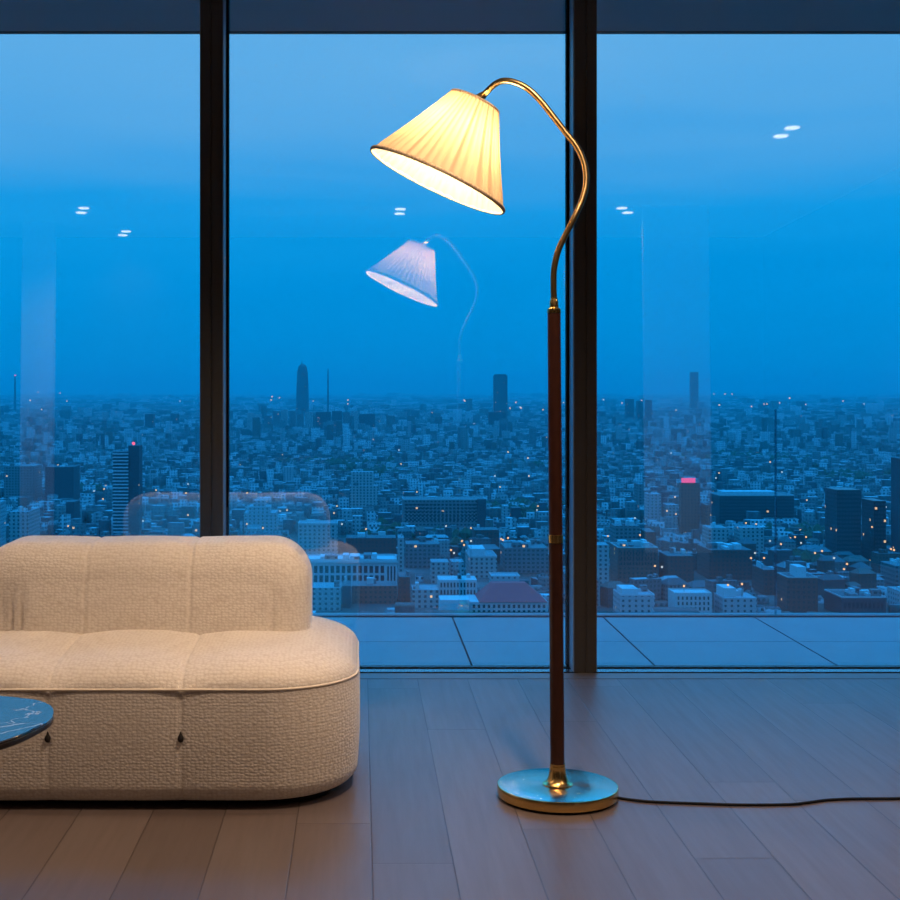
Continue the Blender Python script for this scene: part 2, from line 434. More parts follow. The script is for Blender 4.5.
prof = [(.30, .016)]+[(.08+.22*(1-i/6), .016) for i in range(1, 6)]+list(reversed([(s, zz_) for s, zz_ in [(.0+.055*(1-math.cos(a)), .071-.055*math.sin(a)) for a in [PI/2*i/8 for i in range(9)]]]))
prof += [(-.006*math.sin(PI*i/16), .071+(.322-.071)*i/16) for i in range(1, 17)]
prof += arc(0, .322, .155, .400, 22, True)[1:]
prof += [(.155+(shy-.155)*i/26, .400+.012*math.sin(PI/2*i/26)) for i in range(1, 27)]
V, F = rounded_body(shx, shy, .26, prof)
def seat_fn(x, y, zz_, n):
    wx = x+scx; d = 0
    for s in SEAMS:
        top = max(n.z, 0); side = max(-n.y, 0)
        d -= (.005*G(wx-s, .007)+.013*G(wx-s, .075))*top*(1 if y < .2 else .6) + (.0035*G(wx-s, .005)+.003*G(wx-s, .05))*side
    return d
o = displaced('seat', V, F, seat_fn, m_boucle, sofa, (scx, scy, 0))
# piping round the seat
ring, _ = rounded_body(shx, shy, .26, [(.0005, .326)]); pts = [(p[0]+scx, p[1]+scy, p[2]) for p in ring]; pts.append(pts[0])
pp = [Vector(p) for i, p in enumerate(pts) if i % 2 == 0]
MB().tube(pp, .0035, 8, cap=False).build('piping', m_piping, o, smooth=True)
rp, Fp = rounded_body(shx-.075, shy-.075, .15, [(0, 0), (0, .045)], 10, 10, 8)
g = MB(); g.v = [(p[0]+scx, p[1]+scy, p[2]) for p in rp]; g.f = Fp; g.build('plinth', m_plinth, sofa)
for s in SEAMS:
    MB().lathe([(.0012, .186), (.006, .188), (.0085, .194), (.008, .200), (.004, .207), (.0022, .213), (.001, .216)], s, SY0-.002, 14).build('seam_tab', m_tab, sofa, smooth=True)
# backrest: rounded rectangle in x-z, pillow edges in y
BX0, BX1, BZ0, BZ1, BYF, BYB = -1.168, -.1515, .20, .6635, 4.105, 4.46
bcx, bcz = (BX0+BX1)/2, (BZ0+BZ1)/2; bhx, bhz = (BX1-BX0)/2, (BZ1-BZ0)/2; bd = (BYB-BYF)/2
pr = [(s_, -h_) for s_, h_ in [(bhz-(bhz-.105)*i/16, bd-.012*(i/16)**2) for i in range(17)]]
pr += [(.105*(1-math.sin(a)), -((bd-.012-.095)+.095*math.cos(a))) for a in [PI/2*i/16 for i in range(1, 17)]]
pr += [(s_, -h_) for s_, h_ in reversed(pr)]
pr = [(s_, h_) for s_, h_ in pr]
pr2 = []
for k_, (s_, h_) in enumerate(pr):
    if not pr2 or abs(pr2[-1][0]-s_)+abs(pr2[-1][1]-h_) > 1e-5: pr2.append((s_, h_))
V, F = rounded_body(bhx, bhz, .125, pr2, 30, 220, 60)
V = np.stack([V[:, 0], V[:, 2], V[:, 1]], 1)           # ring height becomes depth
V[:, 1] += .10*V[:, 2]                                  # a slight recline
BSEAMS = [-.828, -.512]
def back_fn(x, y, zz_, n):
    wx, wz = x+bcx, zz_+bcz; f = max(-n.y, 0)*.8+max(n.z, 0); d = 0
    for s in BSEAMS: d -= (.004*G(wx-s, .006)+(.003+.004*max(-n.y, 0))*G(wx-s, .08))*f
    d += .004*max(-n.y, 0)*G(wz-.5, .14)
    for fx, am in ((-1.078, .022), (-1.050, .026), (-1.018, .020)): d -= am*G(wx-fx-.03*(wz-.4), .012)*max(f, .5)*max(0, min(1, (.56-wz)/.12))
    d -= .010*G(wx+.268-.03*(wz-.4), .006)*f*max(0, min(1, (.53-wz)/.1))
    return d
displaced('backrest', V, F, back_fn, m_boucle, sofa, (bcx, (BYF+BYB)/2, bcz))

# ------------------------------------------------------------------ coffee table
TH = .46
ctrl = [(-.692, 3.098), (-.688, 3.042), (-.698, 2.985), (-.720, 2.905), (-.750, 2.845), (-.80, 2.775), (-.87, 2.71), (-1.0, 2.65), (-1.2, 2.64), (-1.4, 2.74),
        (-1.52, 2.95), (-1.48, 3.15), (-1.35, 3.27), (-1.15, 3.315), (-.98, 3.305), (-.86, 3.272), (-.80, 3.25), (-.753, 3.222), (-.712, 3.165)]
TK = (EYE-TH)/(EYE-.40); P = [Vector((x*TK, y*TK, 0)) for x, y in ctrl]; nP = len(P); loop = []
for i in range(nP):
    a_, b_, c_, d_ = P[i-1], P[i], P[(i+1) % nP], P[(i+2) % nP]
    for k_ in range(8):
        u_ = k_/8; loop.append(.5*((2*b_)+(c_-a_)*u_+(2*a_-5*b_+4*c_-d_)*u_*u_+(3*b_-a_-3*c_+d_)*u_**3))
table = tag(empty('coffee_table', (-1.03, 2.74, 0)), 'low coffee table with rounded black marble top in front of the sofa', 'table')
def prism(loop, z0, z1, bev):
    c0 = sum(loop, Vector())/len(loop); g = MB(); n = len(loop)
    for (ins, zz_) in ((bev, z0), (0, z0+bev), (0, z1-bev), (bev, z1)):
        for p in loop:
            d = (c0-p); q = p+d.normalized()*ins; g.v.append((q.x, q.y, zz_))
    for j in range(3):
        for i in range(n): g.f.append((j*n+i, j*n+(i+1) % n, (j+1)*n+(i+1) % n, (j+1)*n+i))
    g.f.append(tuple(reversed(range(n)))); g.f.append(tuple(3*n+i for i in range(n))); return g
top = prism(loop, TH-.004, TH, .0012).build('tabletop', m_marble, table)
c0 = sum(loop, Vector())/nP/8
prism([p+(c0-p).normalized()*.0006 for p in loop], TH-.018, TH-.004, .003).build('edge_band', m_marble_edge, top)
MB().lathe([(.075, TH-.018), (.06, TH-.05), (.055, .06), (.075, .02)], -1.05, 2.74, 40).build('pedestal', m_marble_edge, table, smooth='auto')
MB().lathe([(.16, 0), (.16, .012), (.155, .02), (.05, .021)], -1.05, 2.74, 48).build('foot_plate', m_marble_edge, table, smooth='auto')

# ------------------------------------------------------------------ floor lamp
LX, LY = .548, 3.80
LEANX = -.0075
lamp = tag(empty('floor_lamp', (LX, LY, 0)), 'brass floor lamp with curved neck and pleated cream shade, lit', 'lamp')
MB().lathe([(.159, 0), (.160, .006)], LX, LY, 72).build('base_foot', m_foot, lamp)
base = MB().lathe([(.160, .030), (.1640, .0352), (.160, .0365), (.08, .0368), (.04, .0368)], LX, LY, 96).build('base', m_brass_base, lamp, smooth='auto')
MB().lathe([(.160, .006), (.1655, .008), (.1665, .011), (.1665, .033), (.1655, .0350), (.1640, .0353)], LX, LY, 96).build('base_rim', m_brass, base, smooth='auto')
MB().lathe([(.042, .0368), (.042, .0395), (.036, .042), (.030, .048), (.0245, .060), (.0225, .075), (.0208, .086), (.0212, .088), (.0212, .094)], LX, LY, 48).build('collar', m_brass, lamp, smooth='auto')
PZ0, PZ1, BZ = .092, 1.346, .708
ln = (LEANX, 0)
MB().lathe([(.0196, PZ0), (.0194, BZ)], LX, LY, 40, ln, .04).build('pole_lower', m_pole, lamp, smooth='auto')
MB().lathe([(.0190, BZ+.018), (.0182, PZ1)], LX, LY, 40, ln, .04).build('pole_upper', m_pole, lamp, smooth='auto')
MB().lathe([(.0180, BZ-.003), (.0206, BZ-.002), (.0208, BZ+.009), (.0206, BZ+.020), (.0180, BZ+.021)], LX, LY, 40, ln, .04).build('joint_ring', m_brass, lamp, smooth='auto')
MB().lathe([(.0190, PZ1-.003), (.0194, PZ1), (.0186, PZ1+.008), (.0125, PZ1+.013), (.0120, PZ1+.030), (.0100, PZ1+.034), (.0095, PZ1+.040)], LX, LY, 32, ln, .04).build('ferrule', m_brass, lamp, smooth='auto')
apx = [(554, 303), (553.6, 285), (554.2, 268), (558.5, 250), (566, 234), (574.5, 217), (582, 200), (586, 183), (584.5, 165), (577.5, 148), (566, 133), (552, 115), (539, 99), (526, 87.5), (512, 81.5), (502, 81), (494.5, 84.5), (488.5, 90), (483.5, 95)]
arm = []
for i, (x, y) in enumerate(apx):
    d = LY+.145*(max(0, i-5)/(len(apx)-6))
    arm.append(((x-360)/1370*d, d, EYE-(y-388)/1370*d))
ac = catmull(arm, 8)
MB().tube(ac, .0088, 16).build('gooseneck', m_brass_arm, lamp, smooth='auto')
# shade
axis = Vector((.430, -.015, .90)).normalized()
SB = Vector((.2208, 3.93, 1.7266)); SL = .2545; RB, RT = .2095, .0735
rot = axis.to_track_quat('Z', 'Y').to_matrix()
def sh(x, y, zz_): return tuple(SB+rot @ Vector((x, y, zz_)))
NP = 46; SEG = 8; n = NP*SEG; rows = 14
g = MB()
for j in range(rows+1):
    f = j/rows; R_ = RB+(RT-RB)*f - .004*math.sin(PI*f); am = (.0075*(1-f)+.0032*f)*min(1, f*9+.12)
    for i in range(n):
        ph = i/SEG; fr = ph % 1
        w = 1-abs(2*fr-1)**1.6
        irr = .0012*math.sin(3.1*int(ph)+1.3*int(ph)**2)
        a = 2*PI*(i+ .9*math.sin(f*2+int(ph)))/n
        rr = R_+am*(w-.5)+irr*(1-f)
        g.v.append(sh(rr*math.cos(a), rr*math.sin(a), SL*f))
for j in range(rows):
    for i in range(n): g.f.append((j*n+i, j*n+(i+1) % n, (j+1)*n+(i+1) % n, (j+1)*n+i))
shade = g.build('shade', m_shade, lamp, smooth=True)
fold = []
for j in range(rows+1):
    for i in range(n):
        q = i//SEG; fr = (i % SEG)/SEG; dd = (.5+.5*math.sin(q*2.4+1.1*math.sin(q*.9)))
        fold.append((.35+.65*dd)*math.exp(-((fr-.25)/.30)**2))
ca = shade.data.attributes.new('fold', 'FLOAT', 'POINT'); ca.data.foreach_set('value', fold)
def torus(R_, zz_, rr, hh, nm, par, mtl):
    g = MB(); N = 128; M = 10
    for i in range(N):
        a = 2*PI*i/N
        for k_ in range(M):
            q = 2*PI*k_/M; r_ = R_+rr*math.cos(q); g.v.append(sh(r_*math.cos(a), r_*math.sin(a), zz_+hh*math.sin(q)))
    for i in range(N):
        for k_ in range(M): g.f.append((i*M+k_, ((i+1) % N)*M+k_, ((i+1) % N)*M+(k_+1) % M, i*M+(k_+1) % M))
    return g.build(nm, mtl, par, smooth=True)
torus(RB+.0005, .004, .0038, .0060, 'braid_trim', shade, m_braid)
torus(RT+.001, SL-.003, .0030, .0045, 'braid_trim', shade, m_braid)
# spider ring and socket
g = MB()
for q in range(3):
    a = 2*PI*q/3+.4; g.tube([sh(.012*math.cos(a), .012*math.sin(a), SL-.012), sh((RT-.002)*math.cos(a), (RT-.002)*math.sin(a), SL-.008)], .0022, 8)
g.build('spider', m_brass_arm, lamp)
def lathe_axis(prof, n=28):
    g = MB(); m_ = len(prof)
    for (r_, zz_) in prof:
        for i in range(n):
            a = 2*PI*i/n; g.v.append(sh(r_*math.cos(a), r_*math.sin(a), zz_))
    for j in range(m_-1):
        for i in range(n): g.f.append((j*n+i, j*n+(i+1) % n, (j+1)*n+(i+1) % n, (j+1)*n+i))
    g.f.append(tuple(reversed(range(n)))); g.f.append(tuple((m_-1)*n+i for i in range(n))); return g
lathe_axis([(.017, SL-.095), (.019, SL-.09), (.019, SL-.045), (.014, SL-.03), (.012, SL-.006), (.014, SL-.002), (.0135, SL+.004), (.010, SL+.010)]).build('lamp_holder', m_brass, lamp, smooth='auto')
bl = lathe_axis([(.012, SL-.095), (.016, SL-.105), (.026, SL-.125), (.030, SL-.145), (.026, SL-.163), (.012, SL-.172)]).build('bulb', m_bulb, lamp, smooth=True)
# end of the neck meets the holder
p_end = Vector(sh(0, 0, SL+.008)); MB().tube(catmull([ac[-9], ac[-4], ac[-1], (Vector(ac[-1])+p_end)/2, p_end], 6), [.0092]*12+[.0115]*13, 16).build('neck_sleeve', m_brass, lamp, smooth='auto')
# cord
cpx = [(612, 797), (618.6, 797.8), (636, 800.3), (657, 802), (700, 803.6), (741, 804.8), (788, 804.4), (806, 802.8), (825, 800.2), (845, 799), (863, 798.6), (900, 798.4)]
cp = []
for x, y in cpx:
    d = 1370*(EYE-.004)/(y-388); cp.append(((x-360)/1370*d, d, .004))
cp += [(1.75, 3.80, .004), (2.1, 3.86, .004), (2.6, 3.80, .004), (3.2, 3.84, .004), (3.86, 3.82, .004)]
cp[0] = (cp[0][0], cp[0][1], .010)
MB().tube(catmull(cp, 8), .0038, 10).build('power_cord', m_cord, lamp, smooth=True)

# ------------------------------------------------------------------ the city
GZ = -150.0
def at(px, py, D): return ((px-360)/1370*D, D, EYE-(py-388)/1370*D)
m_ground, t, b = mat('dusk_ground', rough=.95)
oc = t.obj(); n1 = t.noise(oc, .012, 5, .65); n2 = t.noise(oc, .0016, 4, .6)
t.put(b.inputs['Base Color'], t.mix(t.math('MULTIPLY', t.math('SUBTRACT', n2, .40), 4, clamp=True), (.015, .022, .016), t.ramp(n1, [(.35, (.02, .025, .02)), (.55, (.07, .07, .07)), (.75, (.17, .17, .17))])))
tag(MB().box(-4.5e4, 4.5e4, 60, 6e4, GZ-5, GZ).build('ground', m_ground), 'dark city ground stretching to the horizon', 'ground', kind='structure')

def facade(name, walls, roof, win, su=3.6, sv=3.4, wu=.55, wv=.5, lit=.993, island=False, rough=.8, litcol=(1, .62, .28), lits=1.2):
    """walls: colours picked per building; a grid of windows; a few of them lit"""
    m, t, b = mat(name, rough=rough)
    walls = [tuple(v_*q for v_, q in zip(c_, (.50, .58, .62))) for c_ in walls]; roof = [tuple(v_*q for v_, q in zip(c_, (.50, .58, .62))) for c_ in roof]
    geo = t.add('ShaderNodeNewGeometry'); N = t.xyz(geo.outputs['True Normal'])
    P_ = t.xyz(geo.outputs['Position'])
    if island: rnd = geo.outputs['Random Per Island']
    else: rnd = t.add('ShaderNodeObjectInfo').outputs['Random']
    w = t.ramp(rnd, [(i/len(walls), c_) for i, c_ in enumerate(walls)], 'CONSTANT')
    uu = t.math('DIVIDE', t.math('ADD', t.math('MULTIPLY', P_[0], t.math('ABSOLUTE', N[1])), t.math('MULTIPLY', P_[1], t.math('ABSOLUTE', N[0]))), su)
    vv = t.math('DIVIDE', P_[2], sv)
    mk = t.math('MULTIPLY', t.math('LESS_THAN', t.math('FRACT', uu), wu), t.math('LESS_THAN', t.math('FRACT', vv), wv))
    cb = t.add('ShaderNodeCombineXYZ'); t.put(cb.inputs[0], t.math('FLOOR', uu)); t.put(cb.inputs[1], t.math('FLOOR', vv)); t.put(cb.inputs[2], rnd)
    wn = t.add('ShaderNodeTexWhiteNoise', noise_dimensions='3D'); t.put(wn.inputs['Vector'], cb.outputs[0])
    side = t.math('LESS_THAN', N[2], .35)
    mk = t.math('MULTIPLY', mk, side)
    c_ = t.mix(mk, w, win)
    wn2 = t.add('ShaderNodeTexWhiteNoise', noise_dimensions='1D'); t.put(wn2.inputs['W'], rnd)
    rc = t.ramp(wn2.outputs[0], [(i/len(roof), q) for i, q in enumerate(roof)], 'CONSTANT')
    rc = t.mix(t.math('MULTIPLY', t.noise(t.add('ShaderNodeTexCoord').outputs['Object'], .14, 3, .6), .6), rc, (.06, .06, .06))
    c_ = t.mix(side, rc, c_)
    t.put(b.inputs['Base Color'], c_)
    on = t.math('MULTIPLY', mk, t.math('GREATER_THAN', wn.outputs[0], lit))
    t.put(b.inputs['Emission Color'], litcol); t.put(b.inputs['Emission Strength'], t.math('MULTIPLY', on, lits)); m.cycles.emission_sampling = 'NONE'
    return m
WIN = (.02, .025, .03)
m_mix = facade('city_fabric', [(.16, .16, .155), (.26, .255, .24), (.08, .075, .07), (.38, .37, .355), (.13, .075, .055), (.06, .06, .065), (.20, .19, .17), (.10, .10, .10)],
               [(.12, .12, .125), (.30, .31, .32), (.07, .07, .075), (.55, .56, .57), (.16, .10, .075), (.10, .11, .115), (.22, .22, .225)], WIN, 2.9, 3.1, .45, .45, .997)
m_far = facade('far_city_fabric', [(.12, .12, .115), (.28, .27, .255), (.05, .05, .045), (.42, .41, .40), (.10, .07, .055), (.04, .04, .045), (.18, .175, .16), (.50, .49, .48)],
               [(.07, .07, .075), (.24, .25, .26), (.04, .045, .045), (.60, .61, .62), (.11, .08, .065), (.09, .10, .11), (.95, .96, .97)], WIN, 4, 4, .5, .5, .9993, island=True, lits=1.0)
def plain(name, wall, roof, win=WIN, **kw): return facade(name, [wall], [roof], win, **kw)
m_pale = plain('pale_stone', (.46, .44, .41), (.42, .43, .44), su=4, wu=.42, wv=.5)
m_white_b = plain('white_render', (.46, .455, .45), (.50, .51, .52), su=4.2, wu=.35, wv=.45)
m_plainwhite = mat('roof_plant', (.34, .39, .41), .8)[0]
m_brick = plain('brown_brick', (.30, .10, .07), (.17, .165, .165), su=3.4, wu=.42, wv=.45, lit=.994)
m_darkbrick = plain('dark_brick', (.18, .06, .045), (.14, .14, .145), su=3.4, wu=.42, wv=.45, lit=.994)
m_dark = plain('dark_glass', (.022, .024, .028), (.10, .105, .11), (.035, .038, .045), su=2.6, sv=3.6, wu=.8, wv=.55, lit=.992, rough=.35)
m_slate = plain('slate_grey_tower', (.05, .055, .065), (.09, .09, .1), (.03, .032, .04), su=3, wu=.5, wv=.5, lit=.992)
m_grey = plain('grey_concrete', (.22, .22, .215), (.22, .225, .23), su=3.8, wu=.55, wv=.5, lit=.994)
m_tile = mat('red_roof_tile', (.80, .045, .055), .85)[0]
m_winpane = mat('dark_window', (.02, .024, .03), .2)[0]
m_stone = mat('pale_masonry', (.32, .35, .36), .85)[0]
m_band = mat('pale_balcony', (.32, .36, .38), .7)[0]
m_tree = mat('dusk_foliage', rough=.95)[0]
t = NT(m_tree.node_tree); bb = t.n['Principled BSDF']; t.put(bb.inputs['Base Color'], t.ramp(t.noise(t.obj(), .25, 3), [(.3, (.012, .022, .010)), (.7, (.035, .055, .022))]))
m_red = emis('red_beacon', (1, .12, .22), 2.0)
m_pink = emis('pink_sign', (1, .13, .42), 1.1)
m_lampw = emis('street_glow', (1, .55, .24), 1.7)
m_lampc = emis('cool_street_glow', (.85, .95, .95), 1.0)

taken = []
def block(name, label, cat, px0, px1, ytop, D, dep, material, group=None, roofbits=0, seed=0, parapet=0):
    """a building whose street face stands D metres off; its mesh is the body, roof plant are its parts"""
    x0, x1 = (px0-360)/1370*(D+dep if px0 > 360 else D), (px1-360)/1370*(D+dep if px1 < 360 else D); zt = EYE-(ytop-388)/1370*D
    o = MB().box(x0, x1, D, D+dep, GZ, zt).build(name, material, org=((x0+x1)/2, D+dep/2, GZ))
    tag(o, label, cat, group)
    taken.append((x0-6, x1+6, D-(55 if D < 1250 else 18), D+dep+8))
    r = random.Random(seed+int(px0*7))
    if parapet:
        g = MB(); w = .5
        g.box(x0, x1, D-.01, D+w, zt, zt+parapet).box(x0, x1, D+dep-w, D+dep, zt, zt+parapet).box(x0, x0+w, D+w, D+dep-w, zt, zt+parapet).box(x1-w, x1, D+w, D+dep-w, zt, zt+parapet)
        g.build('parapet', m_stone, o)
    for i in range(roofbits):
        w = (x1-x0)*r.uniform(.08, .22); q = dep*r.uniform(.15, .35); h = r.uniform(1.5, 4.5)
        cx = r.uniform(x0+w/2+.6, x1-w/2-.6); cy = r.uniform(D+q/2+.6, D+dep-q/2-.6)
        MB().box(cx-w/2, cx+w/2, cy-q/2, cy+q/2, zt, zt+h).build('rooftop_unit', r.choice([m_plainwhite, m_grey, m_stone]), o)
    o['_dim'] = 0; del o['_dim']
    return o, x0, x1, zt
def windows(parent, x0, x1, Yf, z0, z1, nx, nz, fw=.5, fh=.6, material=None):
    w = (x1-x0)/nx; h = (z1-z0)/nz
    me = MB().box(-w*fw/2, w*fw/2, -.25, .02, -h*fh/2, h*fh/2).mesh('window')
    me.materials.append(material or m_winpane)
    pl = world_loc(parent)
    for i in range(nx):
        for j in range(nz):
            o = bpy.data.objects.new('window', me); COL.objects.link(o); o.parent = parent
            o.location = Vector((x0+w*(i+.5), Yf, z0+h*(j+.5)))-pl
def beacon(parent, px, py, D, s=1.6, m=None):
    x, y, z_ = at(px, py, D); MB().lathe([(s*.4, z_-s), (s, z_-s*.3), (s, z_+s*.3), (s*.3, z_+s)], x, D+2, 10).build('beacon', m or m_red, parent)

# striped residential tower behind the sofa
D = 1300; o, x0, x1, zt = block('apartment_tower', 'slim striped apartment tower with pale balconies above the sofa', 'tower', 113, 132, 452, D, 22, m_slate)
hh = (zt-(EYE-(545-388)/1370*D)); nst = 28
for k_ in range(nst):
    zz_ = zt-1.2-3.22*k_; MB().box(x0-.2, x1+.2, D-1.2, D+.3, zz_-1.25, zz_).build('balcony', m_band, o)
x2 = (139-360)/1370*D; MB().box(x1, x2, D+1, D+20, GZ, zt+6).build('stair_core', m_slate, o)
beacon(o, 133.2, 443.5, D, 1.5)
o, x0, x1, zt = block('apartment_block', 'dark slab block left of the striped tower', 'building', 66, 80, 502, 1450, 30, m_slate)
beacon(o, 114.5, 427, 1450, .1)
o, *_ = block('office_block', 'pale grey block with arched roof plant at the left edge', 'building', 4, 42, 466, 1750, 40, m_grey, roofbits=3)
o, *_ = block('office_block', 'wide dark block left of the striped tower', 'building', 45, 80, 467, 1720, 40, m_slate, roofbits=2)
o, *_ = block('apartment_tower', 'pale slim tower at the far left edge above the sofa', 'tower', -12, 6, 503, 1150, 30, m_white_b, roofbits=1)
o, *_ = block('apartment_block', 'low pale block beside the slim tower at left edge', 'building', 9, 40, 512, 1200, 45, m_pale, roofbits=4)
# skyline
def spire(D, pts, label):
    g = MB(); n = 20
    prof = [((w/1370*D)/2, EYE-(y-388)/1370*D) for w, y in pts]
    cx = (302.5-360)/1370*D; g.lathe([(r_, z_) for r_, z_ in prof], cx, D, n); o = g.build('skyscraper', m_slate, org=(cx, D, GZ)); tag(o, label, 'skyscraper')
    MB().lathe([(3, prof[-1][1]-1), (1.5, EYE-(361-388)/1370*D)], cx-3, D, 8).build('antenna', m_slate, o)
    taken.append((cx-60, cx+60, D-60, D+60))
spire(6500, [(13, 420), (12.5, 400), (12, 385), (10.5, 372), (8, 366), (3, 364)], 'tapering pointed skyscraper alone on the skyline')
D = 5500; o, x0, x1, zt = block('skyscraper', 'dark flat topped tower standing on the skyline', 'skyscraper', 493, 507.5, 375.5, D, 40, m_dark)
MB().box(x0+4, x1-4, D+4, D+30, zt, zt+5).build('roof_plant', m_slate, o)
block('skyscraper', 'faint hazy tower on the skyline in the right window', 'skyscraper', 689.5, 698.5, 372, 8500, 40, m_dark)
D = 8000; x, y, z_ = at(15, 375, D); o = MB().lathe([(9, GZ), (5, z_-40), (2.5, z_)], x, D, 8).build('radio_mast', m_slate, org=(x, D, GZ)); tag(o, 'thin radio mast with red light at far left skyline', 'mast'); beacon(o, 15, 375.5, D, 5)
D = 6200; x, y, z_ = at(328, 369, D); o = MB().lathe([(5, GZ), (2.5, z_)], x, D, 8).build('radio_mast', m_slate, org=(x, D, GZ)); tag(o, 'hair thin mast right of the pointed skyscraper', 'mast')
# mid distance slabs in a row
for i, (p0, p1, yt, mm) in enumerate([(247, 254, 413, m_pale), (254.5, 262, 414, m_pale), (264, 272, 416, m_grey), (273, 280, 411, m_grey), (281, 288, 410, m_pale), (289.5, 296, 411, m_grey), (297, 304, 414, m_grey), (305, 313, 412, m_pale),
                                      (316, 331, 412, m_slate), (332, 342, 411, m_slate), (343, 350, 412, m_grey), (351, 358, 411, m_pale), (359, 375, 414, m_slate)]):
    block('apartment_tower', 'hazy high rise in the row below the pointed skyscraper', 'tower', p0, p1, yt, 4400+rng.uniform(-120, 120), 22, mm, 'high rise row on the skyline')
for i, (p0, p1, yt, D) in enumerate([(488, 506, 412, 4500), (404, 416, 425, 4100), (145, 155, 414, 4300), (625, 634, 399, 5600), (636, 643, 401, 5700), (645, 652, 400, 5500)]):
    block('apartment_block', ['hazy wide block under the dark flat topped tower', 'hazy block in the middle distance left of the dark tower', 'hazy dark block near the left mullion skyline',
                              'first hazy slab right of the right mullion', 'second hazy slab right of the right mullion', 'third hazy slab right of the right mullion'][i], 'building', p0, p1, yt, D, 40, m_slate)
# middle window, nearer
block('apartment_block', 'small pale upright block in the middle window', 'building', 283.5, 293.5, 467, 2050, 18, m_white_b)
o, x0, x1, zt = block('hotel_building', 'beige square building with rows of windows in the middle window', 'hotel', 350, 378, 486, 1600, 26, m_pale, roofbits=2); MB().box(x0+1, x1-5, 1603, 1622, zt, zt+16).build('upper_storeys', m_pale, o)
o, x0, x1, zt = block('office_block', 'long slab office block in the middle window', 'office', 402, 486, 500, 1400, 30, m_grey, parapet=1.2); windows(o, x0+2, x1-10, 1400, zt-22, zt-3, 18, 5, .55, .5)
MB().box(x1-9, x1, 1397, 1399.99, GZ, zt+1).build('stair_tower', m_slate, o)
block('apartment_block', 'pale small block right of the long slab office', 'building', 501.5, 509, 506, 1480, 20, m_white_b)
block('apartment_block', 'dark small block right of the pale small block', 'building', 510, 521, 508, 1490, 20, m_slate)
o, x0, x1, zt = block('office_block', 'glazed pale slab beside the backrest of the sofa', 'office', 298, 338, 524, 1180, 24, m_pale, parapet=1)
o, x0, x1, zt = block('civic_building', 'pale stepped building left of the sofa backrest corner', 'building', 244, 278, 513, 1350, 34, m_white_b)
MB().box(x0+4, x1-6, 1353, 1378, zt, zt+6).build('upper_tier', m_white_b, o); MB().box(x0+9, x1-11, 1356, 1374, zt+6, zt+12).build('top_tier', m_white_b, o)
# white colonnade building
D = 1040; o, x0, x1, zt = block('department_store', 'white building with long colonnade of tall windows right of the sofa', 'building', 306, 397, 561, D, 34, m_plainwhite, parapet=1.4)
z1 = zt-3; z0 = EYE-(583-388)/1370*D
windows(o, x0+1, x1-9, D, (z0+z1)/2+.2, z1, 14, 1, .62, .82); windows(o, x0+1, x1-9, D, z0, (z0+z1)/2-.4, 14, 1, .62, .8); windows(o, x1-8, x1-.6, D, z0, z1, 3, 1, .5, .85)
MB().box(x0-.8, x1+.8, D-1, D-.01, zt-1.6, zt+.2).build('cornice', m_stone, o)
for k_ in range(9):
    a_ = x0+4+rng.uniform(0, 56); MB().box(a_, a_+rng.uniform(3, 8), D+6, D+rng.uniform(14, 26), zt, zt+rng.uniform(2, 6)).build('rooftop_unit', rng.choice([m_plainwhite, m_stone, m_grey]), o)
# lower brick row in front of it
for p0, p1, yt, D, mm, lab in [(300, 341, 588, 930, m_pale, 'low pale flat roofed block beside the sofa seat'), (342, 351, 586, 940, m_slate, 'narrow dark block under the colonnade'),
                               (352, 397, 586, 960, m_brick, 'brown brick block under the colonnade building'), (398, 410, 577, 960, m_darkbrick, 'tall narrow dark brick block right of the colonnade'),
                               (411, 439, 590, 940, m_pale, 'low pale block with red arched roof edge'), (397.5, 404, 538, 1100, m_pale, 'thin pale stair tower behind the narrow brick block'),
                               (346, 396, 538, 1180, m_darkbrick, 'dark brick block behind the colonnade building'), (405, 440, 544, 1150, m_grey, 'grey brown block with roof tanks in the middle window')]:
    block('city_house', lab, 'building', p0, p1, yt, D, 26, mm, roofbits=2)
o, x0, x1, zt = block('civic_building', 'ornate pale building with close set windows left of the red roof', 'building', 437, 477, 580, 960, 22, m_stone, roofbits=2); windows(o, x0+.6, x1-.6, 960, zt-11, zt-1, 11, 2, .45, .65)
block('warehouse', 'low blank white building in front of the ornate one', 'building', 438.5, 469, 600, 905, 20, m_plainwhite)
o, x0, x1, zt = block('apartment_block', 'pale tower block behind the ornate building', 'building', 430, 449, 562, 1060, 20, m_pale); 
o, x0, x1, zt = block('apartment_block', 'square pale block beside the ornate building', 'building', 449.5, 464, 562, 1075, 20, m_white_b)
o, x0, x1, zt = block('office_block', 'pale flat roofed office left of the lamp pole', 'office', 465.5, 497, 557, 1090, 40, m_pale, parapet=1); MB().box(x0+1, x1-9, 1094, 1122, zt, zt+6).build('penthouse', m_plainwhite, o)
block('office_block', 'long pale roofed building behind the red roof', 'building', 489, 520, 577, 1010, 20, m_white_b, parapet=1)
block('city_house', 'grey brown building near the lamp pole', 'building', 500, 548, 548, 1120, 40, m_grey, roofbits=5)
block('apartment_block', 'brown block right of the long slab office', 'building', 472, 499, 530, 1250, 26, m_darkbrick, roofbits=1)
